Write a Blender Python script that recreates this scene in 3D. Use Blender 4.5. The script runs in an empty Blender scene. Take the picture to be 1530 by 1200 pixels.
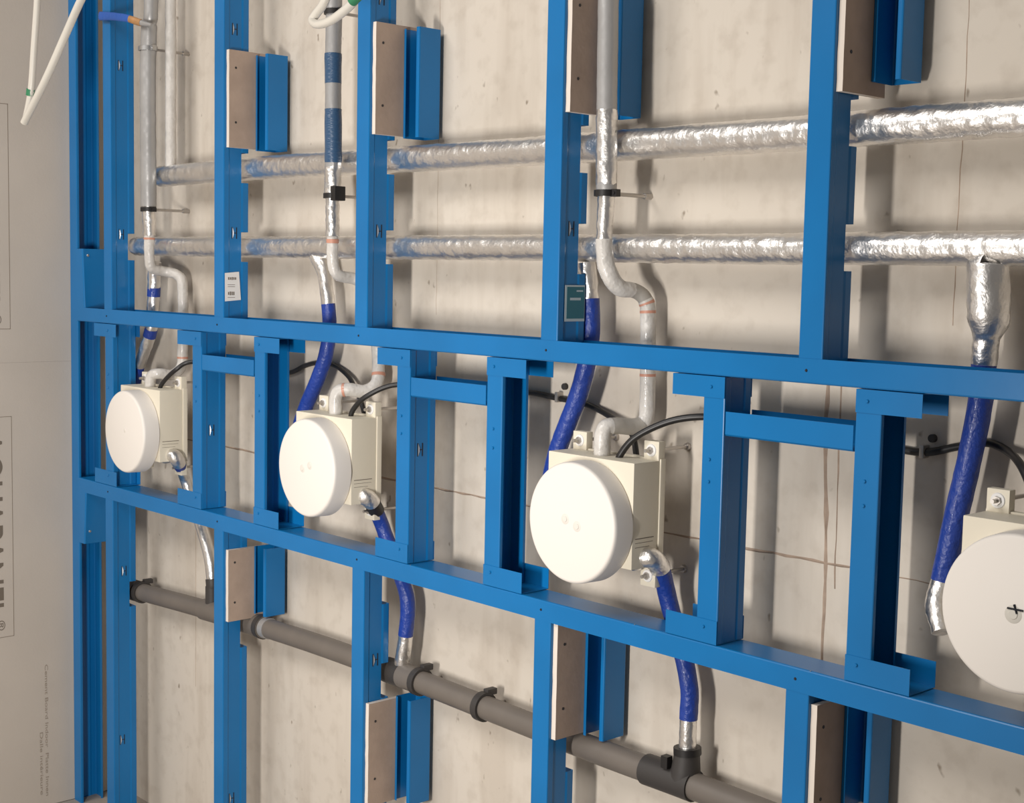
import bpy, bmesh, math, random
from mathutils import Vector, Matrix, noise

# ---------------------------------------------------------------- camera, world, light, exposure
S = bpy.context.scene
cam_data = bpy.data.cameras.new('camera')
cam = bpy.data.objects.new('camera', cam_data)
S.collection.objects.link(cam)
cam_data.sensor_width = 36.0
cam_data.lens = 49.783
cam_data.clip_start = 0.05
cam.matrix_world = Matrix([[0.676001, -0.08046, 0.732495, 3.918719], [0.736628, 0.046783, -0.674678, -1.956302], [0.020017, 0.995659, 0.090894, 0.353027], [0.0, 0.0, 0.0, 1.0]])
S.camera = cam
S.view_settings.view_transform = 'Standard'
S.view_settings.look = 'None'
S.view_settings.gamma = 1.0
S.view_settings.use_curve_mapping = False
S.view_settings.exposure = -0.05

world = bpy.data.worlds.new('site_light')
S.world = world
world.use_nodes = True
world.node_tree.nodes['Background'].inputs['Color'].default_value = (1.0, 0.93, 0.86, 1)
world.node_tree.nodes['Background'].inputs['Strength'].default_value = 0.16

def area(name, loc, aim, sx, sy, power, color):
    l = bpy.data.lights.new(name, 'AREA')
    l.shape = 'RECTANGLE'; l.size = sx; l.size_y = sy; l.energy = power; l.color = color
    o = bpy.data.objects.new(name, l); S.collection.objects.link(o)
    o.location = loc
    d = Vector(aim) - Vector(loc)
    o.rotation_euler = d.to_track_quat('-Z', 'Y').to_euler()
    return o
# floodlight standing on the floor a little left of the photographer
area('floodlight', (2.35, -2.1, -0.15), (-0.9, 0.165, 0.15), 0.22, 0.55, 57.0, (1.0, 0.955, 0.905))
# added soft fill lamp out of frame, to brighten wall and stud fronts
area('added_soft_fill', (0.7, -4.0, 3.4), (-0.7, 0.1, 0.3), 3.0, 1.8, 178.0, (1.0, 0.955, 0.91))

# ---------------------------------------------------------------- materials
def mat(name, col, rough=0.5, metal=0.0, spec=0.5, bump=0.0, bscale=60.0, var=0.0, vscale=6.0, coat=0.0, stretch=(1, 1, 1)):
    m = bpy.data.materials.new(name); m.use_nodes = True
    nt = m.node_tree; N = nt.nodes; L = nt.links
    b = N['Principled BSDF']
    b.inputs['Base Color'].default_value = (*col, 1)
    b.inputs['Roughness'].default_value = rough
    b.inputs['Metallic'].default_value = metal
    b.inputs['Specular IOR Level'].default_value = spec
    b.inputs['Coat Weight'].default_value = coat
    if bump or var:
        g = N.new('ShaderNodeNewGeometry')
        mp = N.new('ShaderNodeMapping'); mp.inputs['Scale'].default_value = stretch
        L.new(g.outputs['Position'], mp.inputs['Vector'])
    if bump:
        n = N.new('ShaderNodeTexNoise'); n.inputs['Scale'].default_value = bscale; n.inputs['Detail'].default_value = 4
        L.new(mp.outputs[0], n.inputs['Vector'])
        bp = N.new('ShaderNodeBump'); bp.inputs['Strength'].default_value = bump; bp.inputs['Distance'].default_value = 0.004
        L.new(n.outputs['Fac'], bp.inputs['Height']); L.new(bp.outputs[0], b.inputs['Normal'])
    if var:
        n2 = N.new('ShaderNodeTexNoise'); n2.inputs['Scale'].default_value = vscale; n2.inputs['Detail'].default_value = 6
        L.new(mp.outputs[0], n2.inputs['Vector'])
        mr = N.new('ShaderNodeMapRange'); mr.inputs['From Min'].default_value = 0.3; mr.inputs['From Max'].default_value = 0.7
        mr.inputs['To Min'].default_value = 1 - var; mr.inputs['To Max'].default_value = 1 + var
        L.new(n2.outputs['Fac'], mr.inputs['Value'])
        mx = N.new('ShaderNodeVectorMath'); mx.operation = 'SCALE'; mx.inputs[0].default_value = col
        L.new(mr.outputs[0], mx.inputs['Scale']); L.new(mx.outputs[0], b.inputs['Base Color'])
    return m

def concrete():
    m = bpy.data.materials.new('cast_concrete'); m.use_nodes = True
    nt = m.node_tree; N = nt.nodes; L = nt.links; b = N['Principled BSDF']
    b.inputs['Roughness'].default_value = 0.75; b.inputs['Specular IOR Level'].default_value = 0.25
    g = N.new('ShaderNodeNewGeometry')
    def noi(scale, detail, st=(1, 1, 1)):
        mp = N.new('ShaderNodeMapping'); mp.inputs['Scale'].default_value = st
        L.new(g.outputs['Position'], mp.inputs['Vector'])
        n = N.new('ShaderNodeTexNoise'); n.inputs['Scale'].default_value = scale; n.inputs['Detail'].default_value = detail
        L.new(mp.outputs[0], n.inputs['Vector']); return n.outputs['Fac']
    def ramp(src, pts):
        r = N.new('ShaderNodeValToRGB'); L.new(src, r.inputs['Fac'])
        e = r.color_ramp.elements
        e[0].position, e[0].color = pts[0][0], (*pts[0][1], 1)
        e[1].position, e[1].color = pts[-1][0], (*pts[-1][1], 1)
        for p, c in pts[1:-1]:
            k = e.new(p); k.color = (*c, 1)
        return r.outputs['Color']
    def mul(a, c2, f=1.0):
        x = N.new('ShaderNodeMix'); x.data_type = 'RGBA'; x.blend_type = 'MULTIPLY'; x.inputs['Factor'].default_value = f
        L.new(a, x.inputs['A']); L.new(c2, x.inputs['B']); return x.outputs['Result']
    base = ramp(noi(1.6, 5), [(0.25, (0.60, 0.54, 0.465)), (0.75, (0.645, 0.585, 0.505))])
    streak = ramp(noi(9, 5, (1.5, 1, 0.22)), [(0.34, (0.90, 0.885, 0.87)), (0.50, (1, 1, 1))])
    mott = ramp(noi(26, 6), [(0.30, (0.91, 0.90, 0.89)), (0.50, (1.0, 1.0, 1.0))])
    pits = ramp(noi(38, 2, (1, 1, 0.7)), [(0.205, (0.50, 0.46, 0.42)), (0.285, (1, 1, 1))])
    L.new(mul(mul(mul(base, streak), mott), pits), b.inputs['Base Color'])
    bp = N.new('ShaderNodeBump'); bp.inputs['Strength'].default_value = 0.12; bp.inputs['Distance'].default_value = 0.003
    L.new(noi(45, 6), bp.inputs['Height']); L.new(bp.outputs[0], b.inputs['Normal'])
    return m

M = dict(
    concrete=concrete(),
    floor=mat('floor_screed', (0.33, 0.29, 0.25), 0.8, var=0.12, bump=0.2),
    board=mat('cement_board', (0.52, 0.465, 0.405), 0.8, spec=0.2, bump=0.08, bscale=150, var=0.05, vscale=3),
    boardedge=mat('cement_board_edge', (0.40, 0.37, 0.33), 0.9),
    ink=mat('board_ink', (0.16, 0.13, 0.10), 0.8),
    frameink=mat('board_frame_ink', (0.22, 0.18, 0.14), 0.8),
    faintink=mat('faded_board_ink', (0.30, 0.25, 0.20), 0.8),
    seam=mat('rusty_joint_stain', (0.36, 0.27, 0.205), 0.85, var=0.25, vscale=30),
    blue=mat('blue_coated_steel', (0.004, 0.150, 0.40), 0.30, spec=0.42, bump=0.03, bscale=30, var=0.07, vscale=5),
    galv=mat('bare_cut_steel', (0.55, 0.60, 0.68), 0.35, 0.8),
    zinc=mat('zinc_plated_screw', (0.50, 0.50, 0.50), 0.35, 0.9),
    dark=mat('dark_hole', (0.012, 0.014, 0.02), 0.8),
    fibre=mat('fibre_cement_strip', (0.42, 0.32, 0.255), 0.8, spec=0.2, var=0.10, vscale=16, bump=0.1, bscale=120),
    fibredge=mat('cut_board_edge', (0.74, 0.66, 0.58), 0.8, spec=0.2),
    foil=mat('aluminium_foil', (0.88, 0.86, 0.835), 0.36, 1.0, bump=0.75, bscale=55, var=0.06, vscale=20, stretch=(1, 1, 1)),
    foilm=mat('matt_grey_lagging', (0.40, 0.395, 0.39), 0.38, 0.35, bump=0.25, bscale=40, var=0.08, vscale=14),
    film=mat('white_lagging_film', (0.60, 0.575, 0.54), 0.40, 0.0, bump=1.0, bscale=55, var=0.08, vscale=25, coat=0.3),
    greyfilm=mat('grey_lagging_film', (0.36, 0.335, 0.30), 0.5, bump=0.4, bscale=50, var=0.08),
    orange=mat('orange_print', (0.56, 0.27, 0.19), 0.5),
    hose=mat('blue_lagging_hose', (0.012, 0.045, 0.29), 0.42, bump=1.0, bscale=70, coat=0.05),
    bluetape=mat('blue_ribbed_sleeve', (0.035, 0.085, 0.17), 0.35, coat=0.2, bump=0.6, bscale=90, stretch=(0.3, 0.3, 2.0)),
    waste=mat('grey_waste_plastic', (0.150, 0.130, 0.112), 0.5, bump=0.05, var=0.08, vscale=12),
    wasted=mat('dark_grey_rubber', (0.040, 0.036, 0.034), 0.55),
    black=mat('black_rubber', (0.012, 0.011, 0.011), 0.45),
    cable=mat('black_cable_sheath', (0.014, 0.013, 0.013), 0.4),
    cream=mat('cream_foam_body', (0.72, 0.665, 0.545), 0.55, bump=0.06, bscale=90),
    disc=mat('white_protective_cap', (0.80, 0.755, 0.70), 0.5),
    dimple2=mat('cap_boss_plastic', (0.72, 0.68, 0.62), 0.6),
    dimple=mat('cap_dimple', (0.62, 0.59, 0.53), 0.6),
    paper=mat('white_paper_label', (0.78, 0.77, 0.76), 0.6),
    teal=mat('teal_label_print', (0.012, 0.135, 0.19), 0.5),
    tealwhite=mat('label_border', (0.42, 0.52, 0.58), 0.6),
    whitepipe=mat('white_plastic_tube', (0.62, 0.585, 0.52), 0.4, coat=0.2),
    green=mat('green_marker', (0.03, 0.20, 0.09), 0.5),
    strap=mat('blue_strap_plastic', (0.02, 0.10, 0.42), 0.35, bump=0.3, bscale=60),
    rust=mat('orange_brown_tape', (0.42, 0.22, 0.09), 0.5, var=0.2, vscale=40),
    steelrod=mat('threaded_rod_steel', (0.50, 0.47, 0.44), 0.4, 0.85),
)

# ---------------------------------------------------------------- helpers
def link(name, bm, m, parent=None, smooth=False, **props):
    bmesh.ops.recalc_face_normals(bm, faces=bm.faces)
    me = bpy.data.meshes.new(name); bm.to_mesh(me); bm.free()
    for mm in (m if isinstance(m, (list, tuple)) else [m]): me.materials.append(mm)
    if smooth:
        for p in me.polygons: p.use_smooth = True
        me.set_sharp_from_angle(angle=math.radians(40))
    o = bpy.data.objects.new(name, me); S.collection.objects.link(o)
    if parent is not None:
        o.parent = parent
        o.matrix_parent_inverse = Matrix.Translation(-Vector(parent.location)) @ Matrix.Identity(4)
    for k, v in props.items(): o[k] = v
    return o

def thing(name, label, cat, loc=(0, 0, 0), group=None):
    o = bpy.data.objects.new(name, None); S.collection.objects.link(o)
    o.location = loc; o.empty_display_size = 0.05
    o['label'] = label; o['category'] = cat
    if group: o['group'] = group
    return o

def box(bm, x0, x1, y0, y1, z0, z1, bev=0.0):
    r = bmesh.ops.create_cube(bm, size=1.0)
    for v in r['verts']:
        v.co = Vector(((x0 + x1) / 2 + v.co.x * (x1 - x0), (y0 + y1) / 2 + v.co.y * (y1 - y0), (z0 + z1) / 2 + v.co.z * (z1 - z0)))
    if bev:
        es = list({e for v in r['verts'] for e in v.link_edges})
        bmesh.ops.bevel(bm, geom=es, offset=bev, segments=2, profile=0.7, affect='EDGES')

def boxo(name, m, parent, *a, bev=0.0, **props):
    bm = bmesh.new(); box(bm, *a, bev=bev); return link(name, bm, m, parent, smooth=bool(bev), **props)

def offset_poly(pts, t):
    n = len(pts); res = []
    for i, p in enumerate(pts):
        a = Vector(pts[max(i - 1, 0)]); b = Vector(pts[min(i + 1, n - 1)]); p = Vector(p)
        d1 = (p - a).normalized() if i > 0 else (b - p).normalized()
        d2 = (b - p).normalized() if i < n - 1 else d1
        n1 = Vector((-d1.y, d1.x)); n2 = Vector((-d2.y, d2.x))
        nn = (n1 + n2).normalized(); k = t / max(nn.dot(n1), 0.4)
        res.append(p + nn * k)
    return res

def sheet(bm, pts, t, l0, l1, place):
    """thin folded sheet: open polyline pts (2-D), thickness t, run from l0 to l1; place(u, v, l) -> 3-D point"""
    q = offset_poly(pts, t); A = [[bm.verts.new(place(p[0], p[1], l)) for p in pts] for l in (l0, l1)]
    B = [[bm.verts.new(place(p.x, p.y, l)) for p in q] for l in (l0, l1)]
    n = len(pts)
    for i in range(n - 1):
        bm.faces.new((A[0][i], A[0][i + 1], A[1][i + 1], A[1][i]))
        bm.faces.new((B[0][i], B[1][i], B[1][i + 1], B[0][i + 1]))
        for s in (0, 1): bm.faces.new((A[s][i], A[s][i + 1], B[s][i + 1], B[s][i]))
    for i in (0, n - 1): bm.faces.new((A[0][i], A[1][i], B[1][i], B[0][i]))

def rnd(p, a, b, r=0.0022):
    """corner p rounded between directions towards a and b"""
    p, a, b = Vector(p), Vector(a), Vector(b)
    d1 = (a - p).normalized() * r; d2 = (b - p).normalized() * r
    return [tuple(p + d1), tuple(p + d1 * 0.3 + d2 * 0.3), tuple(p + d2)]

T = 0.0009
def stud_section(w=0.048, d=0.075, cut=0.0):
    dd = d - cut
    pts = [(0, 0.008)] + rnd((0, 0), (0, 1), (1, 0)) + rnd((w, 0), (0, 0), (w, 1)) + [(w, 0.015), (w - 0.0018, 0.0185), (w - 0.0018, 0.0535)]
    if cut: return pts + [(w - 0.0018, dd)]
    return pts + [(w, 0.058)] + rnd((w, d), (w, 0), (0, d)) + rnd((0, d), (w, d), (0, 0)) + [(0, d - 0.008)]

def stud_mesh(x0, z0, z1, notches=(), flip=False, w=0.048, cut=0.021):
    bm = bmesh.new()
    if flip: pl = lambda u, v, l: (x0 + w - u, v, l)
    else: pl = lambda u, v, l: (x0 + u, v, l)
    zs = [z0]
    for a, b in sorted(notches): zs += [a, b]
    zs.append(z1)
    for i in range(len(zs) - 1):
        sheet(bm, stud_section(w, cut=cut if i % 2 else 0.0), T, zs[i], zs[i + 1], pl)
    return bm

def slot_tab(parent, x, y, z, hgt=0.030):
    """H-shaped punched slot in a stud web with its bent bright edge"""
    bm = bmesh.new()
    box(bm, x - 0.0012, x + 0.0004, y - 0.008, y - 0.0055, z - hgt / 2, z + hgt / 2)
    box(bm, x - 0.0012, x + 0.0004, y + 0.0055, y + 0.008, z - hgt / 2, z + hgt / 2)
    box(bm, x - 0.0012, x + 0.0004, y - 0.0055, y + 0.0055, z - 0.001, z + 0.001)
    o = link('punched_slot', bm, M['dark'], parent)
    bm = bmesh.new()
    v = [bm.verts.new(c) for c in ((x + 0.0005, y - 0.0055, z - hgt * 0.48), (x + 0.0005, y - 0.0055, z + hgt * 0.48), (x + 0.0022, y - 0.0030, z + 0.0035), (x + 0.0022, y - 0.0030, z - 0.0035), (x + 0.0005, y - 0.0046, z - hgt * 0.3), (x + 0.0005, y - 0.0046, z + hgt * 0.3))]
    bm.faces.new((v[0], v[1], v[2], v[3])); bm.faces.new((v[3], v[2], v[5], v[4])); bm.faces.new((v[1], v[5], v[2])); bm.faces.new((v[0], v[3], v[4]))
    link('slot_tab', bm, M['galv'], parent, label='bright bent edge of punched slot')
    return o

def smooth_path(pts, per=10):
    """Catmull-Rom; returns list of (param, point)"""
    P = [Vector(p) for p in pts]; n = len(P); out = []
    for i in range(n - 1):
        p0 = P[i - 1] if i > 0 else P[0] * 2 - P[1]
        p3 = P[i + 2] if i + 2 < n else P[-1] * 2 - P[-2]
        p1, p2 = P[i], P[i + 1]
        for k in range(per):
            t = k / per
            out.append((i + t, 0.5 * ((2 * p1) + (p2 - p0) * t + (2 * p0 - 5 * p1 + 4 * p2 - p3) * t * t + (3 * p1 - p0 - 3 * p2 + p3) * t ** 3)))
    out.append((n - 1.0, P[-1])); return out

def tube_mesh(path, rad, a=None, b=None, seg=16, wr=0.0, ripple=0.0, rper=0.01, flat=1.0):
    """path: output of smooth_path; rad: number or [(param, r), ...]"""
    a = path[0][0] if a is None else a; b = path[-1][0] if b is None else b
    pts = []
    def at(t):
        for i in range(len(path) - 1):
            if path[i][0] <= t <= path[i + 1][0]:
                f = (t - path[i][0]) / (path[i + 1][0] - path[i][0]); return path[i][1].lerp(path[i + 1][1], f)
        return path[-1][1]
    pts = [(a, at(a))] + [q for q in path if a + 1e-4 < q[0] < b - 1e-4] + [(b, at(b))]
    # refine long straight runs
    step = 0.006 if (wr or ripple) else 0.03
    fine = [pts[0]]
    for q in pts[1:]:
        p = fine[-1]; L = (q[1] - p[1]).length; k = max(1, int(L / step))
        for j in range(1, k + 1): fine.append((p[0] + (q[0] - p[0]) * j / k, p[1].lerp(q[1], j / k)))
    pts = fine
    def R(t):
        if not isinstance(rad, (list, tuple)): return rad
        if t <= rad[0][0]: return rad[0][1]
        for (t0, r0), (t1, r1) in zip(rad, rad[1:]):
            if t <= t1: return r0 + (r1 - r0) * (t - t0) / max(t1 - t0, 1e-6)
        return rad[-1][1]
    bm = bmesh.new(); rings = []; u = None; s = 0.0
    for i, (t, p) in enumerate(pts):
        d = (pts[min(i + 1, len(pts) - 1)][1] - pts[max(i - 1, 0)][1]).normalized()
        if u is None:
            u = d.orthogonal().normalized()
        u = (u - d * u.dot(d)).normalized(); v = d.cross(u)
        if i: s += (p - pts[i - 1][1]).length
        ring = []
        for k in range(seg):
            an = 2 * math.pi * k / seg
            r = R(t)
            dirv = u * math.cos(an) + v * math.sin(an)
            if ripple: r *= 1 + ripple * math.sin(2 * math.pi * s / rper)
            q = p + dirv * r
            if wr: r += wr * (noise.noise(q * 45) + 0.6 * noise.noise(q * 110))
            q = p + dirv * r
            if flat != 1.0: q.y = p.y + (q.y - p.y) * flat
            ring.append(bm.verts.new(q))
        rings.append(ring)
    for i in range(len(rings) - 1):
        for k in range(seg):
            bm.faces.new((rings[i][k], rings[i][(k + 1) % seg], rings[i + 1][(k + 1) % seg], rings[i + 1][k]))
    bm.faces.new(rings[0][::-1]); bm.faces.new(rings[-1])
    return bm

def tube(name, path, rad, m, parent=None, a=None, b=None, **k):
    props = {q: k.pop(q) for q in list(k) if q in ('label',)}
    if not (isinstance(path[0][0], (int, float)) and len(path[0]) == 2): path = smooth_path(path)
    return link(name, tube_mesh(path, rad, a, b, **k), m, parent, smooth=True, **props)

def cyl(bm, p, q, r0, r1=None, seg=12):
    p, q = Vector(p), Vector(q); r1 = r0 if r1 is None else r1
    d = (q - p).normalized(); u = d.orthogonal().normalized(); v = d.cross(u)
    A = [bm.verts.new(p + (u * math.cos(2 * math.pi * k / seg) + v * math.sin(2 * math.pi * k / seg)) * r0) for k in range(seg)]
    B = [bm.verts.new(q + (u * math.cos(2 * math.pi * k / seg) + v * math.sin(2 * math.pi * k / seg)) * r1) for k in range(seg)]
    for k in range(seg): bm.faces.new((A[k], A[(k + 1) % seg], B[(k + 1) % seg], B[k]))
    bm.faces.new(A[::-1]); bm.faces.new(B)

def cylo(name, m, parent, p, q, r0, r1=None, seg=12, **props):
    bm = bmesh.new(); cyl(bm, p, q, r0, r1, seg); return link(name, bm, m, parent, smooth=True, **props)

def screw(parent, x, y, z, axis='y', r=0.0045, m='blue'):
    d = {'y': Vector((0, -1, 0)), 'x': Vector((1, 0, 0))}[axis]
    bm = bmesh.new(); p = Vector((x, y, z))
    cyl(bm, p, p + d * 0.0016, r, r * 0.7, 10)
    return link('screw_head', bm, M[m], parent, smooth=True)

WY = 0.165                     # face of the concrete wall
FL = -1.345                    # floor level
XS = [0.0, 0.625, 1.25, 1.875, 2.5]
R1, R0 = 0.220, 0.178          # upper rail
Q1, Q0 = -0.305, -0.347        # lower rail

# ---------------------------------------------------------------- setting
bm = bmesh.new(); box(bm, -0.42, 4.3, WY, WY + 0.2, FL, 1.75)
wall = link('wall_back', bm, M['concrete'], kind='structure')
# raised joint lines left by the formwork
def ridge(parent, pts, w, h=0.0022):
    bm = bmesh.new(); prev = None; random.seed(int(abs(pts[0][0]) * 1000))
    P = []
    for (x0, z0), (x1, z1) in zip(pts, pts[1:]):
        n = max(2, int(math.hypot(x1 - x0, z1 - z0) / 0.03))
        P += [(x0 + (x1 - x0) * i / n, z0 + (z1 - z0) * i / n) for i in range(n)]
    P.append(pts[-1])
    vert = abs(pts[-1][1] - pts[0][1]) > abs(pts[-1][0] - pts[0][0])
    for x, z in P:
        ww = w * random.uniform(0.6, 1.3); j = random.uniform(-0.0012, 0.0012); hh = h * random.uniform(0.5, 1.2)
        if vert: ring = [(x - ww + j, WY, z), (x + j, WY - hh, z), (x + ww + j, WY, z)]
        else: ring = [(x, WY, z - ww + j), (x, WY - hh, z + j), (x, WY, z + ww + j)]
        ring = [bm.verts.new(c) for c in ring]
        if prev:
            for k in (0, 1): bm.faces.new((prev[k], prev[k + 1], ring[k + 1], ring[k]))
        prev = ring
    return link('formwork_joint', bm, M['seam'], parent)
ridge(wall, [(2.452, 0.23), (2.444, 0.10), (2.456, -0.10), (2.458, -0.34)], 0.0045)
ridge(wall, [(2.474, 0.20), (2.476, -0.05), (2.478, -0.20)], 0.0016, 0.001)
ridge(wall, [(2.690, 1.20), (2.688, 0.60), (2.686, 0.28)], 0.0009, 0.0006)
ridge(wall, [(-0.1, -0.160), (0.5, -0.160), (1.3, -0.160), (2.1, -0.159), (2.52, -0.156)], 0.0024)
ridge(wall, [(2.52, -0.156), (3.3, -0.158)], 0.0012, 0.001)
ridge(wall, [(0.245, -0.33), (0.245, -0.9)], 0.0009, 0.0006)
ridge(wall, [(1.345, 1.2), (1.347, 0.25)], 0.0006, 0.0004)
bm = bmesh.new(); box(bm, -0.42, 4.3, -4.2, WY + 0.2, FL - 0.1, FL)
link('floor', bm, M['floor'], kind='structure')
LX = -0.2235
bm = bmesh.new(); box(bm, LX - 0.12, LX - 0.0125, -2.6, WY, FL, 1.75)
lw = link('wall_left', bm, M['boardedge'], kind='structure')
for z0, z1 in ((FL + 0.002, 0.0524), (0.0527, 1.30), (1.302, 1.75)):
    for y0, y1 in ((-1.25, WY - 0.002), (-2.6, -1.252)):
        bm = bmesh.new(); box(bm, LX - 0.0125, LX, y0, y1, z0, z1)
        link('cement_board', bm, M['board'], lw)

def text_mesh(body, size, off=0.0, fill=1.0):
    cu = bpy.data.curves.new('lettering', 'FONT'); cu.body = body; cu.size = size; cu.extrude = 0.00015; cu.offset = off
    cu.align_x = 'LEFT'; o = bpy.data.objects.new('lettering', cu); S.collection.objects.link(o)
    me = bpy.data.meshes.new_from_object(o.evaluated_get(bpy.context.evaluated_depsgraph_get()))
    bpy.data.objects.remove(o); return me
def print_on_side(body, y_base, z_start, height, length, m, off=0.0):
    """lettering on the side wall that reads downwards; letter tops point towards the studs"""
    me = text_mesh(body, 1.0, off)
    xs = [v.co.x for v in me.vertices]; ys = [v.co.y for v in me.vertices]
    sx = length / (max(xs) - min(xs)); sy = height / max(ys); x0 = min(xs)
    for v in me.vertices:
        x, y, z = v.co
        v.co = Vector((LX + 0.0003 + (0.0002 if z > 0 else 0), y_base + y * sy, z_start - (x - x0) * sx))
    me.materials.append(m)
    o = bpy.data.objects.new('printed_lettering', me); S.collection.objects.link(o); o.parent = lw
    return o
for zt, zb in ((0.819, 0.153), (-0.109, -0.784)):
    bm = bmesh.new(); t = 0.0016; ya, yb = -0.47, -0.190; e = 0.0004
    box(bm, LX, LX + e, yb - t, yb, zb, zt); box(bm, LX, LX + e, ya, ya + t, zb, zt)
    box(bm, LX, LX + e, ya, yb, zt - t, zt); box(bm, LX, LX + e, ya, yb, zb, zb + t)
    link('printed_frame', bm, M['frameink'], lw)
    print_on_side('AQUAPANEL', -0.303, zt - 0.045, 0.083, 0.565, M['ink'], 0.012)
    print_on_side('\u00ae', -0.240, zt - 0.622, 0.022, 0.030, M['ink'], 0.002)
print_on_side('Cement Board Indoor  Platte Innen', -0.094, -0.892, 0.010, 0.42, M['faintink'])
print_on_side('Dalle int\u00e9rieure', -0.112, -1.105, 0.010, 0.20, M['faintink'])

# ---------------------------------------------------------------- studs
UN = (0.572, 0.650); LN = (0.366, 0.444)
names = ['second from the side wall, beside the first silver riser', 'third from the left, with white paper label', 'fourth from the left, right of the middle riser', 'behind the thick right riser, with teal label', 'rightmost and largest above the rail']
end = thing('wall_stud', 'blue steel end stud screwed to grey side wall, channel side open to the right', 'stud', (-0.1995, 0.037, FL))
link('channel', stud_mesh(-0.2232, FL, 1.6, flip=True), M['blue'], end)
for z in (0.94, 0.42, -0.02, -0.95, -0.55): screw(end, -0.2222, 0.035, z, 'x', 0.005, 'zinc')
ul = ['blue upper stud nearest the end stud',
      'blue stud above the upper rail carrying a white paper label near its foot',
      'blue upper stud just right of the blue-banded riser',
      'blue stud above the upper rail carrying a teal label near its foot',
      'blue stud above the upper rail, rightmost and widest in view']
ll = ['blue lower stud at the left end of the grey waste pipe',
      'blue lower stud with a short beige spacer board just under the rail',
      'blue stud below the lower rail beside the drain hose with silver foot',
      'blue lower stud, its spacer board hanging directly under the rail, middle of photo',
      'blue stud below the lower rail, rightmost, with dark recessed channel piece beside it']
for k, x in enumerate(XS):
    u = thing('wall_stud', ul[k], 'stud', (x + 0.024, 0.037, R0 + 0.003), 'blue studs above the upper rail')
    nn = (LN,) if k == 0 else ((0.352, 0.452), (0.552, 0.645)) if k == 3 else (LN, UN)
    link('channel', stud_mesh(x, R0 + 0.003, 1.6, nn), M['blue'], u)
    for z in ((0.965, 0.441) if k != 0 else (0.93, 0.441)):
        if k < 4: slot_tab(u, x + 0.0465, 0.033, z)
    screw(u, x + 0.018, -0.0011, R0 + 0.022, 'y', 0.0028, 'dark')
    l = thing('wall_stud', ll[k], 'stud', (x + 0.024, 0.037, FL), 'blue studs below the lower rail')
    wn = [(-0.678, -0.601), (-0.672, -0.590), (-0.662, -0.578), (-0.668, -0.585), (-0.67, -0.59)][k]
    wn = (wn,) if k != 2 else (wn, (-0.435, -0.36))
    link('channel', stud_mesh(x, FL, Q1 - 0.003, wn), M['blue'], l)
    if k < 3: slot_tab(l, x + 0.0465, 0.036, -0.566); slot_tab(l, x + 0.0465, 0.028, -1.086)
    screw(l, x + 0.020, -0.0011, Q0 + 0.022, 'y', 0.0028, 'dark')
    if k == 1:
        bm = bmesh.new(); vs = [bm.verts.new((x + 0.0484, y, z)) for y, z in ((0.0035, 0.336), (0.046, 0.340), (0.052, 0.266), (0.004, 0.262))]
        bm.faces.new(vs); f = bmesh.ops.extrude_face_region(bm, geom=bm.faces[:])
        bmesh.ops.translate(bm, verts=[v for v in f['geom'] if isinstance(v, bmesh.types.BMVert)], vec=(0.0004, 0, 0))
        st = link('paper_label', bm, M['paper'], u, label='white printed paper label')
        bm = bmesh.new(); random.seed(4)
        for zc, n in ((0.322, 5), (0.283, 4)):
            for i in range(n):
                y = 0.013 + i * 0.0052; hh = random.uniform(0.003, 0.005)
                box(bm, x + 0.0487, x + 0.0492, y, y + 0.0034, zc - hh, zc + hh)
        for zc in (0.305, 0.300, 0.272): box(bm, x + 0.0487, x + 0.0490, 0.012, 0.034, zc, zc + 0.0012)
        link('label_print', bm, M['ink'], st)
    if k == 3:
        st = boxo('paper_label', M['tealwhite'], u, x + 0.0482, x + 0.0486, 0.018, 0.074, 0.258, 0.330, label='teal printed label with pale border')
        boxo('label_print', M['teal'], st, x + 0.0486, x + 0.0489, 0.0235, 0.0725, 0.2635, 0.3265)
        boxo('label_line', M['tealwhite'], st, x + 0.0489, x + 0.0491, 0.032, 0.062, 0.300, 0.305)
        boxo('label_line', M['tealwhite'], st, x + 0.0489, x + 0.0491, 0.050, 0.068, 0.317, 0.320)

# ---------------------------------------------------------------- rails
def rail(label, z0, z1, up, grp):
    r = thing('horizontal_rail', label, 'rail', (1.7, 0.037, z0), grp)
    bm = bmesh.new(); d = 0.0755; f = -0.0012
    w = 0.003
    if up: pts = [(f, z1), (f, z0 + w), (f + 0.001, z0 + 0.001), (f + w, z0), (d - w, z0), (d - 0.001, z0 + 0.001), (d, z0 + w), (d, z1)]
    else: pts = [(d, z0), (d, z1 - w), (d - 0.001, z1 - 0.001), (d - w, z1), (f + w, z1), (f + 0.001, z1 - 0.001), (f, z1 - w), (f, z0)]
    sheet(bm, pts, 0.001, -0.176, 3.75, lambda u, v, l: (l, u, v))
    link('channel', bm, M['blue'], r)
    # end of the rail cut, folded and screwed to the end stud
    za, zb = (z1 - 0.002, 0.398) if up else (-0.508, z0 + 0.002)
    bm = bmesh.new()
    sheet(bm, [(-0.178, -0.0014), (-0.128, -0.0014), (-0.126, 0.0), (-0.125, 0.002), (-0.125, 0.073), (-0.127, 0.075), (-0.14, 0.075)], 0.001, za, zb, lambda u, v, l: (u + (0.012 * ((l - zb) / (za - zb)) - 0.012) * (1 if u > -0.17 else 0) if up else u - 0.012 * ((zb - l) / (zb - za)) * (1 if u > -0.17 else 0), v, l))
    link('folded_end', bm, M['blue'], r, label='folded end plate fixed to the end stud')
    screw(r, -0.1345, 0.016, 0.378 if up else -0.47, 'x', 0.0045, 'zinc')
    if not up:
        for x in (1.47, 2.55, 2.15): screw(r, x, 0.0, z1, 'y', 0.001, 'zinc')
    return r
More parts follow.
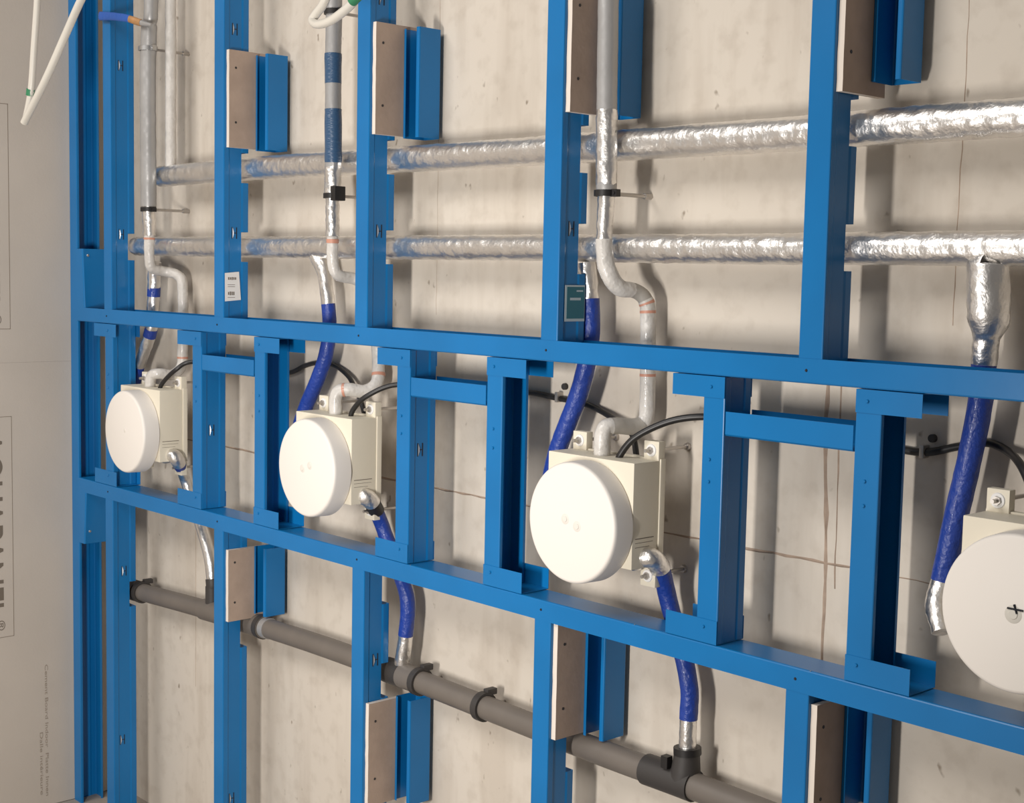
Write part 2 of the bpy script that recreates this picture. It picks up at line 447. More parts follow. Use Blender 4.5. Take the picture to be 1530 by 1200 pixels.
rail('long blue horizontal rail running across above the four white discs', R0, R1, True, None)
rail('long blue horizontal rail running across below the four white discs', Q0, Q1, False, None)

# ---------------------------------------------------------------- posts between the rails
def post(x0, side, label, tabs, slots=()):
    """side 'R': web on the right; 'L': web on the left. tabs: (xa, xb) of the end brackets"""
    p = thing('short_post', label, 'post', (x0 + 0.024, 0.037, Q1 + 0.001), 'short blue posts between the rails')
    link('channel', stud_mesh(x0, Q1 + 0.002, R0 - 0.002, flip=(side == 'L')), M['blue'], p)
    xa, xb = tabs
    for up in (True, False):
        z = R0 - 0.0012 if up else Q1 + 0.0012; s = -1 if up else 1; h = 0.038 if up else 0.043
        bm = bmesh.new()
        pts = [(-0.0014, z + s * h), (-0.0014, z), (0.0764, z), (0.0764, z + s * h)]
        if not up: pts = pts[::-1]
        sheet(bm, pts, -0.001 if up else -0.001, xa, xb, lambda u, v, l: (l, u, v))
        link('end_bracket', bm, M['blue'], p)
    for z in (0.158, 0.028, -0.012, -0.275):
        screw(p, x0 + (0.018 if side == 'R' else 0.022), -0.001 if -0.26 < z < 0.14 else -0.0024, z, 'y', 0.0032, 'blue')
    for z in slots:
        slot_tab(p, x0 + 0.0465, 0.032, z)
    return p
post(0.005, 'R', 'short blue post left of the leftmost white disc, with brackets to both sides', (-0.063, 0.075))
post(0.513, 'R', 'short blue post right of the leftmost white disc', (0.435, 0.561), (-0.09,))
post(0.823, 'L', 'short blue post left of the second white disc', (0.823, 0.938))
post(1.412, 'R', 'short blue post right of the second white disc', (1.341, 1.460), (-0.048,))
post(1.717, 'L', 'short blue post left of the third white disc', (1.717, 1.836))
post(2.299, 'R', 'short blue post right of the third white disc', (2.227, 2.347))
post(2.617, 'L', 'short blue post left of the rightmost white disc, dark inside', (2.617, 2.738))
for a, b, lab in ((0.5612, 0.8228, 'short blue cross piece between the first and second openings'), (1.4602, 1.7168, 'short blue cross piece between the second and third openings'), (2.3472, 2.6168, 'short blue cross piece between the third and fourth openings, widest')):
    c = thing('cross_piece', lab, 'cross rail', ((a + b) / 2, 0.037, 0.0735), 'blue cross pieces between short posts')
    bm = bmesh.new(); f, d, z0, z1 = 0.0, 0.0745, 0.0735, 0.1165
    sheet(bm, [(f, z1), (f, z0 + 0.003), (f + 0.003, z0), (d - 0.003, z0), (d, z0 + 0.003), (d, z1)], 0.001, a + 0.003, b - 0.003, lambda u, v, l: (l, u, v))
    link('channel', bm, M['blue'], c)
    for s, x in ((1, a), (-1, b)):
        boxo('end_lug', M['blue'], c, min(x + s * 0.0005, x + s * 0.0015), max(x + s * 0.0005, x + s * 0.0015), 0.004, 0.070, z0, z1 - 0.002)

# ---------------------------------------------------------------- spacer boards with channel pieces
def spacer(x, z0, z1, pz0, pz1, label, y1=0.130):
    s = thing('spacer_board', label, 'spacer board', (x + 0.006, 0.07, z0), 'beige spacer boards on the studs')
    bm = bmesh.new(); xa, xb, ya = x + 0.0005, x + 0.0125, 0.008
    random.seed(int(x * 100 + z0 * 10))
    # board with slightly ragged front edge
    n = 12; cols = []
    for i in range(n + 1):
        z = z0 + (z1 - z0) * i / n; j = random.uniform(-0.0006, 0.0006)
        cols.append([bm.verts.new(c) for c in ((xa, ya + j, z), (xb, ya + j * 0.5, z), (xb, y1, z), (xa, y1, z))])
    for i in range(n):
        for k in range(4):
            f = bm.faces.new((cols[i][k], cols[i][(k + 1) % 4], cols[i + 1][(k + 1) % 4], cols[i + 1][k]))
            if k == 0: f.material_index = 1
    for c in (cols[0], cols[-1]): bm.faces.new(c).material_index = 1
    me = link('board', bm, [M['fibre'], M['fibredge']], s)
    for fz in (0.26, 0.82):
        bm = bmesh.new(); cyl(bm, (xb - 0.001, 0.028, z0 + (z1 - z0) * fz), (xb + 0.0006, 0.028, z0 + (z1 - z0) * fz), 0.0032, seg=8)
        link('screw', bm, M['wasted'], s)
    w = 0.055; X = xb + 0.0006; ya, yb = 0.088, 0.150
    bm = bmesh.new()
    pts = [(0.008, ya)] + rnd((0, ya), (1, ya), (0, 1)) + rnd((0, yb), (0, 0), (1, yb)) + rnd((w, yb), (0, yb), (w, 0)) + rnd((w, ya), (w, 1), (0, ya)) + [(w - 0.009, ya)]
    sheet(bm, pts, T, pz0, pz1, lambda u, v, l: (X + u, v, l))
    link('channel_piece', bm, M['blue'], s, label='short blue channel piece behind the board')
    return s
spacer(0.673, 0.661, 0.910, 0.657, 0.903, 'beige spacer board with blue channel on the white-labelled upper stud')
spacer(1.298, 0.659, 0.909, 0.655, 0.902, 'beige spacer board with blue channel on the upper stud beside the blue-banded riser')
spacer(1.923, 0.666, 0.916, 0.662, 0.909, 'beige spacer board with blue channel, partly hidden behind the thick right riser')
spacer(2.548, 0.656, 0.906, 0.679, 0.915, 'beige spacer board with ragged edge at the top right, blue channel beside it')
spacer(0.673, -0.592, -0.398, -0.580, -0.396, 'short beige spacer board just below the lower rail, left')
spacer(1.298, -0.915, -0.665, -0.915, -0.660, 'beige spacer board below the second drain junction of the waste pipe', 0.13)
spacer(1.923, -0.588, -0.350, -0.593, -0.350, 'beige spacer board hanging directly under the lower rail, middle of photo')
spacer(2.548, -0.590, -0.364, -0.565, -0.360, 'beige spacer board under the lower rail at the bottom right')

# ---------------------------------------------------------------- white rough-in boxes with round caps
def mixer_box(cx, cz, label, cap_marks):
    b = thing('rough_in_box', label, 'rough-in box', (cx, 0.03, cz - 0.1), 'cream boxes with white round caps')
    zt, zb = cz + 0.124, cz - 0.079
    bm = bmesh.new(); box(bm, cx - 0.115, cx + 0.115, -0.010, 0.062, zb, zt, bev=0.003)
    body = link('body', bm, M['cream'], b, smooth=True)
    boxo('back_plate', M['cream'], b, cx - 0.118, cx + 0.118, 0.062, 0.076, zb - 0.003, zt + 0.003, bev=0.002)
    for sx, sz in ((-1, 1), (1, 1), (1, -1), (-1, -1)):
        tx, tz = cx + sx * 0.096, (zt + 0.018 if sz > 0 else zb - 0.022)
        bm = bmesh.new(); box(bm, tx - 0.019, tx + 0.019, 0.058, 0.076, tz - 0.021, tz + 0.018, bev=0.002)
        t = link('mounting_lug', bm, M['cream'], b, smooth=True)
        bm = bmesh.new(); cyl(bm, (tx, 0.0580, tz), (tx, 0.0560, tz), 0.0125, 0.0115, 16)
        link('lug_collar', bm, M['paper'], t, smooth=True)
        bm = bmesh.new(); cyl(bm, (tx, WY, tz), (tx, 0.040, tz), 0.0036, seg=8); cyl(bm, (tx, 0.0565, tz), (tx, 0.0515, tz), 0.0075, 0.0072, 6); cyl(bm, (tx, WY, tz), (tx, WY - 0.006, tz), 0.0085, 0.007, 10)
        link('threaded_rod', bm, M['steelrod'], t, smooth=True, label='steel threaded rod and nut into the wall')
    # round cap: lathe about the Y axis
    r = 0.117; prof = [(0, -0.060), (r - 0.007, -0.060), (r - 0.003, -0.0588), (r - 0.0008, -0.056), (r, -0.052), (r + 0.001, -0.012), (r - 0.004, -0.009), (0.0, -0.009)]
    bm = bmesh.new(); n = 96; rings = []
    dx, dz = 0.0, -0.0
    for rr, y in prof:
        if rr == 0: rings.append([bm.verts.new((cx, y, cz))]); continue
        rings.append([bm.verts.new((cx + rr * math.cos(2 * math.pi * k / n), y, cz + rr * math.sin(2 * math.pi * k / n))) for k in range(n)])
    for A, B in zip(rings, rings[1:]):
        for k in range(n):
            a = A[k % len(A)] if len(A) > 1 else A[0]; a2 = A[(k + 1) % n] if len(A) > 1 else None
            c = B[k] if len(B) > 1 else B[0]; c2 = B[(k + 1) % n] if len(B) > 1 else None
            bm.faces.new([v for v in (a, a2, c2, c) if v is not None])
    cap = link('round_cap', bm, M['disc'], b, smooth=True, label='white round protective cap')
    for mx, mz, mr in cap_marks:
        bm = bmesh.new(); cyl(bm, (cx + mx, -0.0600, cz + mz), (cx + mx, -0.0606, cz + mz), mr, mr * 0.9, 20)
        cyl(bm, (cx + mx, -0.0606, cz + mz), (cx + mx, -0.0616, cz + mz), mr * 0.55, mr * 0.5, 16)
        link('cap_boss', bm, M['dimple2'] if mr < 0.012 else M['dimple'], cap, smooth=True)
    # small print on the right flank
    bm = bmesh.new(); X = cx + 0.1151
    for i, (ln, th) in enumerate(((0.052, 0.0016), (0.050, 0.0008), (0.040, 0.0008))):
        z = cz - 0.020 - i * 0.0085; box(bm, X, X + 0.0003, -0.002, -0.002 + ln, z - th, z)
    link('small_print', bm, M['ink'], body)
    # spout at the lower right of the back
    return b
mixer_box(0.236, -0.120, 'cream box with white round cap, leftmost and smallest of the four', [(0.005, 0.004, 0.006)])
mixer_box(1.142, -0.119, 'cream box with white round cap, second from the left', [(-0.012, -0.002, 0.010), (0.018, 0.008, 0.010)])
mixer_box(2.031, -0.122, 'cream box with white round cap, third from the left, whole cap in view', [(-0.014, 0.006, 0.0105), (0.018, -0.004, 0.0105)])
b4 = mixer_box(2.936, -0.124, 'cream box with white round cap, cut off by the right edge of photo', [(0.0, 0.0, 0.0135)])
bm = bmesh.new()
for p, q, r in (((2.927, -0.061, -0.116), (2.951, -0.061, -0.116), 0.0016), ((2.937, -0.0612, -0.109), (2.942, -0.0612, -0.122), 0.0016)): cyl(bm, p, q, r, seg=6)
link('cap_scratch', bm, M['dark'], b4, label='dark mark in the cap centre')

# ---------------------------------------------------------------- insulated pipes
p = thing('insulated_pipe', 'upper silver foil-wrapped horizontal pipe behind the studs', 'pipe', (1.9, 0.09, 0.577), 'foil-wrapped horizontal pipes')
tube('foil_lagging', [(0.185, 0.090, 0.609), (0.8, 0.090, 0.611), (1.5, 0.090, 0.606), (2.3, 0.090, 0.603), (2.8, 0.090, 0.604), (4.2, 0.090, 0.604)], 0.030, M['foil'], p, seg=28, wr=0.0016)
tube('upright_branch', [(0.234, 0.090, 0.600), (0.236, 0.090, 0.7), (0.238, 0.090, 1.6)], 0.0155, M['film'], p, seg=14, wr=0.0008, label='slim pale upright at the left end')
p = thing('insulated_pipe', 'lower silver foil-wrapped horizontal pipe behind the studs', 'pipe', (1.9, 0.09, 0.378), 'foil-wrapped horizontal pipes')
tube('foil_lagging', [(0.03, 0.090, 0.408), (0.9, 0.090, 0.405), (1.7, 0.090, 0.405), (2.3, 0.090, 0.403), (2.8, 0.090, 0.405), (4.2, 0.090, 0.405)], 0.0275, M['foil'], p, seg=28, wr=0.0016)
for x, z in ((0.075, 0.606),): pass

def clamp(c, r, label, block=False, m='black'):
    """c: centre on a vertical pipe; ring with a threaded rod back to the wall"""
    k = thing('pipe_clamp', label, 'pipe clamp', c, 'pipe clamps on the risers')
    x, y, z = c
    bm = bmesh.new()
    n = 24
    prof = [(r + 0.0008, -0.006), (r + 0.0042, -0.006), (r + 0.0042, 0.006), (r + 0.0008, 0.006)]
    R = [[bm.verts.new((x + a * math.cos(2 * math.pi * i / n), y + a * math.sin(2 * math.pi * i / n), z + h)) for i in range(n)] for a, h in prof]
    for j in range(4):
        for i in range(n): bm.faces.new((R[j][i], R[j][(i + 1) % n], R[(j + 1) % 4][(i + 1) % n], R[(j + 1) % 4][i]))
    link('clamp_ring', bm, M[m], k, smooth=True)
    bm = bmesh.new(); box(bm, x + r, x + r + 0.015, y - 0.006, y + 0.006, z - 0.007, z + 0.007)
    cyl(bm, (x + r + 0.009, y - 0.008, z), (x + r + 0.009, y + 0.009, z), 0.003, seg=8)
    link('clamp_lug', bm, M[m], k)
    if block: boxo('rubber_block', M['black'], k, x + r - 0.006, x + r + 0.014, y - 0.016, y + 0.014, z - 0.012, z + 0.022, bev=0.002)
    bm = bmesh.new(); cyl(bm, (x, y + r, z), (x, WY, z), 0.0038, seg=8); cyl(bm, (x, WY - 0.02, z), (x, WY, z), 0.0065, seg=6)
    link('threaded_rod', bm, M['steelrod'], k, smooth=True)
    return k

# riser 1 (left)
g = thing('riser_pipe', 'leftmost insulated riser beside the stud nearest the side wall', 'pipe', (0.207, 0.035, 0.511), 'insulated risers dropping to the boxes')
A = smooth_path([(0.234, 0.035, 1.549), (0.227, 0.035, 1.095), (0.215, 0.035, 1.022), (0.206, 0.035, 0.874), (0.208, 0.035, 0.519), (0.211, 0.035, 0.479), (0.211, 0.035, 0.437), (0.211, 0.035, 0.380), (0.207, 0.045, 0.345), (0.208, 0.085, 0.335), (0.235, 0.113, 0.324), (0.250, 0.12, 0.286), (0.249, 0.12, 0.115), (0.250, 0.115, 0.061), (0.250, 0.085, 0.038), (0.249, 0.045, 0.043), (0.229, 0.03, 0.033), (0.221, 0.03, -0.016)], 8)
tube('lagging', A, [(0, .0195), (1.9, .0195), (2, .0225), (4, .0225)], M['foilm'], g, 0, 4, wr=0.0009)
tube('foil_lagging', A, [(4, .0185), (6, .0175)], M['foil'], g, 4, 6, wr=0.0018)
tube('film_lagging', A, [(6, .0145), (9, .0148), (17, .0155)], M['film'], g, 6, 17, wr=0.0009)
for q in (6.12, 12.3): tube('orange_band', A, 0.0160, M['orange'], g, q, q + 0.1, seg=14)
clamp((0.207, 0.035, 0.511), 0.0185, 'black clamp on the leftmost riser above the lower silver pipe')
clamp((0.207, 0.035, 0.962), 0.0225, 'grey metal clamp high on the leftmost riser', m='zinc')
# riser 2
g = thing('riser_pipe', 'insulated riser with two dark blue bands, second from the left', 'pipe', (1.113, 0.032, 0.530), 'insulated risers dropping to the boxes')
A = smooth_path([(1.110, 0.032, 1.291), (1.113, 0.032, 0.961), (1.111, 0.032, 0.860), (1.112, 0.032, 0.790), (1.113, 0.032, 0.730), (1.115, 0.032, 0.609), (1.113, 0.032, 0.532), (1.114, 0.032, 0.483), (1.115, 0.032, 0.430), (1.113, 0.034, 0.375), (1.117, 0.045, 0.340), (1.126, 0.09, 0.329), (1.152, 0.115, 0.312), (1.168, 0.12, 0.261), (1.184, 0.12, 0.132), (1.193, 0.11, 0.081), (1.185, 0.08, 0.061), (1.165, 0.045, 0.065), (1.143, 0.028, 0.052), (1.141, 0.028, -0.010)], 8)
tube('lagging', A, .0195, M['foilm'], g, 0, 6, wr=0.0006)
for a, b in ((2, 3), (4, 5.05)): tube('blue_band', A,   .0206, M['bluetape'], g, a, b, ripple=0.025, rper=0.008, label='dark blue ribbed band')
tube('foil_lagging', A, [(5.0, .0201), (6, .0200), (6.1, .0168), (8, .0165)], M['foil'], g, 5.0, 8, wr=0.0020)
tube('film_lagging', A, [(8, .0138), (10, .0140), (16, .0158), (19, .0165)], M['film'], g, 8, 19, wr=0.0009)
for q in (8.12, 14.4, 17.2): tube('orange_band', A, 0.0152 if q < 14 else 0.0167, M['orange'], g, q, q + 0.16, seg=14)
clamp((1.114, 0.032, 0.526), 0.0185, 'black clamp with rubber block on the blue-banded riser', block=True)
clamp((1.113, 0.032, 0.956), 0.0198, 'dark clamp behind the white tube loop at the top', block=False)
# riser 3
g = thing('riser_pipe', 'thick silver riser in front of the pipes, right of the photo centre', 'pipe', (2.011, 0.035, 0.509), 'insulated risers dropping to the boxes')
A = smooth_path([(1.997, 0.035, 1.184), (2.005, 0.035, 0.873), (2.008, 0.035, 0.685), (2.013, 0.035, 0.514), (2.012, 0.035, 0.478), (2.010, 0.035, 0.430), (2.012, 0.037, 0.385), (2.018, 0.043, 0.353), (2.029, 0.062, 0.327), (2.039, 0.098, 0.321), (2.051, 0.115, 0.302), (2.055, 0.118, 0.263), (2.059, 0.118, 0.105), (2.058, 0.113, 0.066), (2.047, 0.09, 0.056), (2.036, 0.05, 0.059), (2.027, 0.03, 0.048), (2.026, 0.028, -0.011)], 8)
tube('lagging', A, .0200, M['foilm'], g, 0, 3, wr=0.0005)
tube('foil_lagging', A, [(2.1, .0206), (2.9, .0208), (3.0, .0165), (5.2, .0158)], M['foil'], g, 2.1, 5.2, wr=0.0018)
tube('film_lagging', A, [(5.2, .0165), (7, .0175), (8, .0165), (9, .0145), (10, .0155)], M['film'], g, 5.2, 9, wr=0.0012)
tube('grey_elbow', A, .0150, M['greyfilm'], g, 8.6, 9.9, wr=0.0008)
tube('film_lagging', A, .0155, M['film'], g, 9.9, 13.2, wr=0.0009)
tube('grey_elbow', A, .0165, M['greyfilm'], g, 13.2, 15.2, wr=0.0008)
tube('film_lagging', A, [(15.2, .0170), (17, .0165)], M['film'], g, 15.2, 17, wr=0.0012)
for q, e in ((10.05, 0.22), (10.7, 0.10), (11.63, 0.03)): tube('orange_band', A, 0.0160, M['orange'], g, q, q + e, seg=14)
clamp((2.011, 0.035, 0.508), 0.0185, 'black clamp on the thick riser right of the photo centre')

# ---------------------------------------------------------------- blue hoses from the lower silver pipe to the boxes
def supply(label, pts, rads, cut, cut2=None, fit=None):
    g = thing('supply_hose', label, 'hose', pts[0], 'blue lagged hoses above the boxes')
    A = smooth_path(pts, 8)
    tube('foil_lagging', A, rads, M['foil'], g, 0, cut, wr=0.0026)
    if cut2 is None: tube('blue_hose', A, [(t, r * 1.03) for t, r in rads], M['hose'], g, cut, len(pts) - 1, wr=0.0007)
    else:
        tube('blue_hose', A, [(t, r * 1.03) for t, r in rads], M['hose'], g, cut, cut2, wr=0.0007)
        tube('foil_end', A, rads, M['foil'], g, cut2, len(pts) - 1, wr=0.0022)
    return g, A
g, A = supply('thin silver branch with small blue patches behind the leftmost riser', [(0.136, 0.092, 0.361), (0.121, 0.098, 0.286), (0.109, 0.1, 0.197), (0.092, 0.1, 0.147), (0.052, 0.099, 0.085), (0.021, 0.098, 0.039), (-0.003, 0.097, -0.020), (-0.021, 0.097, -0.082)], [(0, .0185), (3, .0180), (7, .0165)], 4.8)
for q, e in ((0.98, 0.3), (2.65, 0.45)): tube('blue_band', A, .0196, M['hose'], g, q, q + e, seg=14)
g, A = supply('blue hose with silver top running down to the second box', [(0.968, 0.09, 0.385), (0.990, 0.093, 0.347), (1.004, 0.098, 0.272), (1.008, 0.1, 0.206), (0.997, 0.098, 0.138), (0.966, 0.094, 0.072), (0.915, 0.097, 0.004), (0.883, 0.097, -0.058), (0.861, 0.098, -0.130)], [(0, .0215), (1, .0175), (2, .0170), (4, .0180), (8, .0185)], 2.1)
g, A = supply('blue hose passing behind the teal-labelled stud down to the third box', [(1.906, 0.09, 0.376), (1.913, 0.096, 0.325), (1.919, 0.098, 0.244), (1.910, 0.097, 0.169), (1.887, 0.094, 0.095), (1.860, 0.088, 0.028), (1.839, 0.085, -0.029), (1.823, 0.084, -0.109), (1.834, 0.08, -0.191)], [(0, .020), (1, .0185), (8, .0185)], 1.3)
g, A = supply('blue hose with thick crumpled foil top at the right, beside the cut-off box', [(2.787, 0.09, 0.383), (2.787, 0.09, 0.373), (2.791, 0.09, 0.297), (2.787, 0.093, 0.265), (2.784, 0.096, 0.223), (2.781, 0.096, 0.159), (2.768, 0.094, 0.068), (2.750, 0.09, -0.037), (2.737, 0.085, -0.129), (2.736, 0.075, -0.169), (2.756, 0.06, -0.206)], [(0, .028), (.5, .031), (1, .0335), (2, .0330), (3, .0215), (4, .0190), (8, .0185), (9, .0200), (10, .0165)], 4.0, 8.0)

# ---------------------------------------------------------------- drain: waste pipe, tees, hoses
g = thing('waste_pipe', 'grey plastic waste pipe crossing low behind the lower studs', 'pipe', (1.2, 0.1, -0.65))
W = [(-0.027, 0.1, -0.645), (0.430, 0.1, -0.623), (0.924, 0.1, -0.609), (1.316, 0.1, -0.609), (1.612, 0.1, -0.615), (1.980, 0.1, -0.622), (2.212, 0.1, -0.622), (2.477, 0.1, -0.627), (2.744, 0.1, -0.626)]
A = smooth_path(W, 8)
tube('pipe', A, .0265, M['waste'], g, 0, 8, seg=24)
tube('socket', A, .0320, M['wasted'], g, 0.0, 0.10, seg=24)
tube('socket', A, .0305, M['waste'], g, 0.95, 1.32, seg=24); tube('socket', A, .0310, M['waste'], g, 1.35, 1.58, seg=24)
tube('pale_ring', A, .0285, M['foilm'], g, 1.585, 1.63, seg=24, label='pale ring at the joint')
tube('tee', A, .0305, M['wasted'], g, 2.84, 3.02, seg=24); tube('tee', A, .0300, M['waste'], g, 3.02, 3.18, seg=24)
tube('tee', A, .0310, M['wasted'], g, 5.50, 6.05, seg=24)
tube('tee_neck', [(0.448, 0.1, -0.611), (0.448, 0.1, -0.577), (0.448, 0.1, -0.550)], .0190, M['wasted'], g)
tube('tee_neck', [(1.306, 0.1, -0.614), (1.311, 0.1, -0.597)], .0225, M['wasted'], g)
tube('tee_neck', [(2.199, 0.1, -0.626), (2.202, 0.1, -0.595), (2.204, 0.1, -0.558)], [(0, .031), (1, .0285), (2, .0245)], M['wasted'], g)
tube('seal_lip', [(2.205, 0.1, -0.564), (2.204, 0.1, -0.550)], .0270, M['black'], g)
boxo('seal_catch', M['black'], g, *(2.162, 2.178, 0.072, 0.088, -0.596, -0.572))

def wclamp(t, label):
    k = thing('pipe_clamp', label, 'pipe clamp', tuple(A2(t)), 'clamps on the waste pipe')
    c = A2(t); x, y, z = c; r = 0.0265; n = 28; bm = bmesh.new()
    prof = [(r + 0.0006, -0.009), (r + 0.0065, -0.009), (r + 0.0065, 0.009), (r + 0.0006, 0.009)]
    R = [[bm.verts.new((x + h, y + a * math.cos(2 * math.pi * i / n), z + a * math.sin(2 * math.pi * i / n))) for i in range(n)] for a, h in prof]
    for j in range(4):
        for i in range(n): bm.faces.new((R[j][i], R[j][(i + 1) % n], R[(j + 1) % 4][(i + 1) % n], R[(j + 1) % 4][i]))
    link('clamp_ring', bm, M['wasted'], k, smooth=True)
    boxo('clamp_lug', M['wasted'], k, x - 0.008, x + 0.008, y + 0.006, y + 0.034, z + r - 0.002, z + r + 0.012, bev=0.002)
    cylo('threaded_rod', M['steelrod'], k, (x, y + r, z), (x, WY, z), 0.004)
def A2(t):
    for i in range(len(A) - 1):
        if A[i][0] <= t <= A[i + 1][0]: return A[i][1].lerp(A[i + 1][1], (t - A[i][0]) / (A[i + 1][0] - A[i][0]))
wclamp(0.14, 'dark clamp at the left end of the waste pipe')
wclamp(1.56, 'dark clamp on the waste pipe right of the short spacer board')
wclamp(3.22, 'dark clamp on the waste pipe just right of the silver-footed hose')
wclamp(4.0, 'large dark clamp midway between the two drain hoses on the waste pipe')

def drain(label, pts, r, segs):
    g = thing('drain_hose', label, 'hose', pts[-1], 'drain hoses from the boxes to the waste pipe')
    P = smooth_path(pts, 8)
    for name, a, b, m, k, w in segs: tube(name, P, [(a, r * k), (b, r * k)], M[m], g, a, b, wr=w)
    return g
drain('silver drain hose under the leftmost box, black at its foot', [(0.290, 0.045, -0.194), (0.352, 0.03, -0.182), (0.355, 0.045, -0.200), (0.324, 0.075, -0.233), (0.318, 0.096, -0.282), (0.371, 0.1, -0.367), (0.426, 0.1, -0.455), (0.448, 0.1, -0.534), (0.448, 0.1, -0.557)], .0160,
      [('foil_elbow', 0, 2.2, 'foil', 1.25, 0.002), ('blue_band', 2.2, 2.6, 'hose', 1.1, 0.0), ('foil_lagging', 2.6, 6.9, 'foil', 0.95, 0.001), ('black_end', 6.9, 8, 'wasted', 1.15, 0.0)])
drain('drain hose under the second box, blue with silver foot', [(1.196, 0.045, -0.190), (1.246, 0.03, -0.180), (1.258, 0.045, -0.191), (1.241, 0.08, -0.229), (1.250, 0.1, -0.285), (1.301, 0.104, -0.368), (1.331, 0.104, -0.431), (1.327, 0.102, -0.512), (1.318, 0.1, -0.571), (1.311, 0.1, -0.603)], .0180,
      [('foil_elbow', 0, 2.2, 'foil', 1.15, 0.002), ('black_tape', 2.2, 2.9, 'black', 1.08, 0.001), ('blue_hose', 2.9, 7.0, 'hose', 1.0, 0.0007), ('foil_end', 7.0, 9, 'foil', 1.0, 0.0012)])
drain('drain hose under the third box, blue with silver foot in a black tee', [(2.103, 0.045, -0.196), (2.137, 0.03, -0.181), (2.156, 0.04, -0.184), (2.146, 0.075, -0.211), (2.142, 0.097, -0.258), (2.155, 0.104, -0.309), (2.180, 0.106, -0.371), (2.201, 0.104, -0.438), (2.203, 0.102, -0.496), (2.204, 0.1, -0.555)], .0178,
      [('foil_elbow', 0, 2.9, 'foil', 1.12, 0.0024), ('blue_hose', 2.9, 8.0, 'hose', 1.0, 0.0007), ('foil_end', 8.0, 9, 'foil', 0.95, 0.0014)])

# ---------------------------------------------------------------- black cables and wall clips
def cable(label, pts, r=.0062):
    P = smooth_path(pts, 8)
    o = link('power_cable', tube_mesh(P, r, seg=10), M['cable'], None, smooth=True)
    o['label'] = label; o['category'] = 'cable'; o['group'] = 'black cables between the boxes'
cable('black cable leaving the leftmost box and looping towards the second', [(0.272, 0.03, -0.016), (0.284, 0.034, 0.016), (0.332, 0.05, 0.058), (0.360, 0.085, 0.082), (0.463, 0.14, 0.079), (0.644, 0.155, 0.070), (0.748, 0.157, 0.075), (0.817, 0.157, 0.097), (0.881, 0.157, 0.109), (0.955, 0.155, 0.107), (1.027, 0.145, 0.085), (1.079, 0.13, 0.056), (1.125, 0.115, 0.027), (1.162, 0.1, -0.007)])
cable('black cable leaving the second box and looping towards the third', [(1.195, 0.03, -0.005), (1.205, 0.032, 0.021), (1.241, 0.044, 0.055), (1.301, 0.085, 0.085), (1.401, 0.14, 0.081), (1.537, 0.155, 0.080), (1.678, 0.157, 0.092), (1.766, 0.157, 0.087), (1.840, 0.155, 0.083), (1.898, 0.15, 0.073), (1.969, 0.135, 0.054), (2.025, 0.115, 0.036), (2.058, 0.095, -0.013)])
cable('thick black cable leaving the third box towards the cut-off box', [(2.063, 0.03, -0.020), (2.071, 0.032, 0.007), (2.101, 0.042, 0.044), (2.161, 0.068, 0.078), (2.223, 0.095, 0.091), (2.264, 0.12, 0.084), (2.303, 0.14, 0.077), (2.405, 0.155, 0.076), (2.510, 0.157, 0.075), (2.613, 0.157, 0.065), (2.661, 0.157, 0.067), (2.710, 0.157, 0.081), (2.764, 0.155, 0.093), (2.805, 0.145, 0.085), (2.847, 0.11, 0.070), (2.878, 0.085, 0.039), (2.897, 0.06, -0.002)], .0068)
for px, c in (('clip below the third jamb', (1.773, 0.15, 0.091)), ('clip', (2.650, 0.15, 0.068))):
    k = thing('cable_clip', 'metal clip holding the cable left of the third box' if px != 'clip' else 'metal clip holding the cable left of the cut-off box', 'cable clip', c)
    x, y, z = c
    boxo('clip_strap', M['steelrod'], k, x - 0.004, x + 0.004, y - 0.003, WY, z - 0.012, z + 0.010, bev=0.001)
    cylo('clip_plug', M['wasted'], k, (x + 0.012, WY - 0.008, z + 0.022), (x + 0.012, WY, z + 0.022), 0.007)

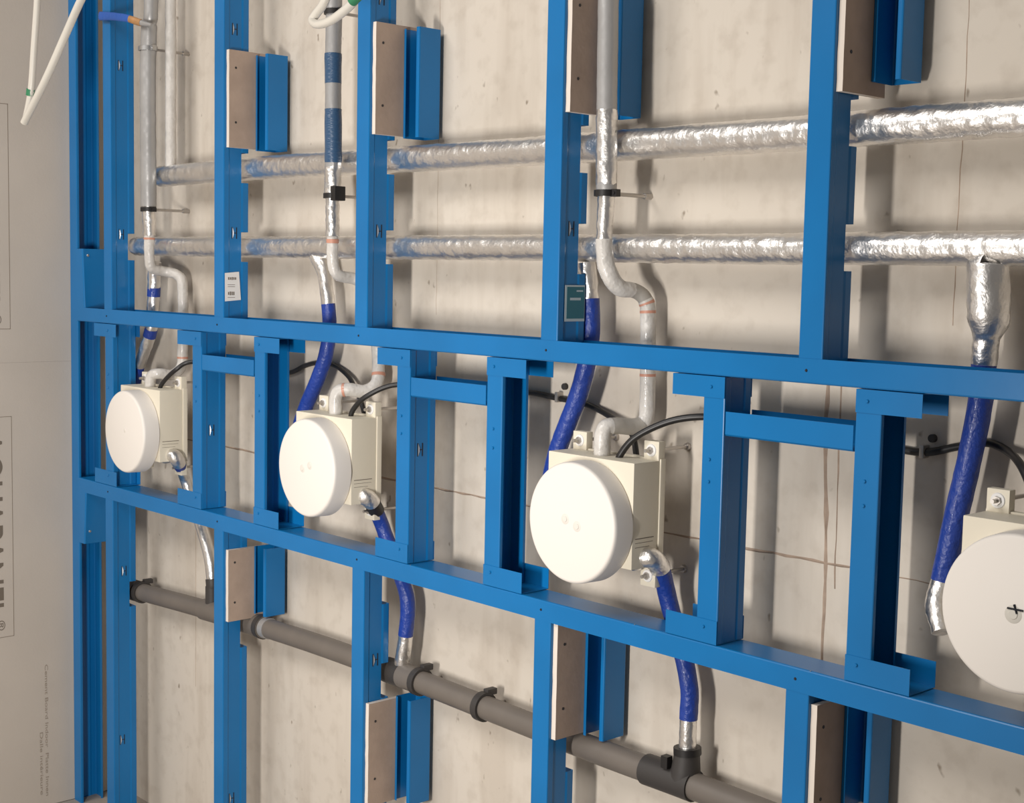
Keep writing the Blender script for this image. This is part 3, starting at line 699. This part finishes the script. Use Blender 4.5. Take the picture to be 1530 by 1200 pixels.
# ---------------------------------------------------------------- white tubes and strap
g = thing('white_tube', 'two white plastic tubes hanging in a V in front of the grey side wall', 'tube', (0.277, -0.36, 0.717))
tube('long_tube', [(0.393, -0.36, 1.512), (0.376, -0.36, 1.120), (0.365, -0.36, 1.022), (0.343, -0.36, 0.906), (0.320, -0.36, 0.793), (0.281, -0.36, 0.716)], .0088, M['whitepipe'], g, seg=12)
tube('slanting_tube', [(0.793, -0.34, 1.246), (0.690, -0.345, 1.077), (0.590, -0.35, 0.995), (0.514, -0.355, 0.919), (0.434, -0.372, 0.813), (0.318, -0.378, 0.714)], .0098, M['whitepipe'], g, seg=12)
tube('green_marker', [(0.320, -0.36, 0.801), (0.315, -0.36, 0.785)], .0108, M['green'], g, seg=14, label='green marker ring')
g = thing('white_tube', 'white plastic tube bent in a loop in front of the riser at the top', 'tube', (1.385, -0.2, 0.870))
tube('tube_bend', [(1.487, -0.2, 1.079), (1.446, -0.2, 0.978), (1.408, -0.2, 0.914), (1.377, -0.2, 0.891), (1.365, -0.202, 0.878), (1.388, -0.206, 0.866), (1.432, -0.206, 0.867), (1.475, -0.203, 0.881), (1.513, -0.2, 0.901), (1.580, -0.2, 0.946), (1.643, -0.2, 1.053)], .0095, M['whitepipe'], g, seg=12)
tube('green_marker', [(1.509, -0.204, 0.899), (1.552, -0.204, 0.917)], .0115, M['green'], g, seg=14, label='green marker sleeve')
g = thing('tape_strap', 'blue strap with orange-brown taped end tied across the stud at the top left', 'strap', (0.115, -0.012, 1.055))
A = smooth_path([(0.008, -0.012, 1.070), (0.054, -0.012, 1.064), (0.115, -0.012, 1.055), (0.179, -0.01, 1.043), (0.219, 0, 1.030), (0.276, 0.008, 1.017)], 6)
tube('blue_strap', A, [(0, .0125), (3, .0105)], M['strap'], g, 0, 3.1, flat=0.35, wr=0.0006)
tube('orange_tape', A, .0100, M['rust'], g, 3.1, 4.2, flat=0.7, wr=0.0008)
tube('grey_end', A, [(4.2, .0085), (5, .004)], M['foilm'], g, 4.2, 5, flat=0.7)
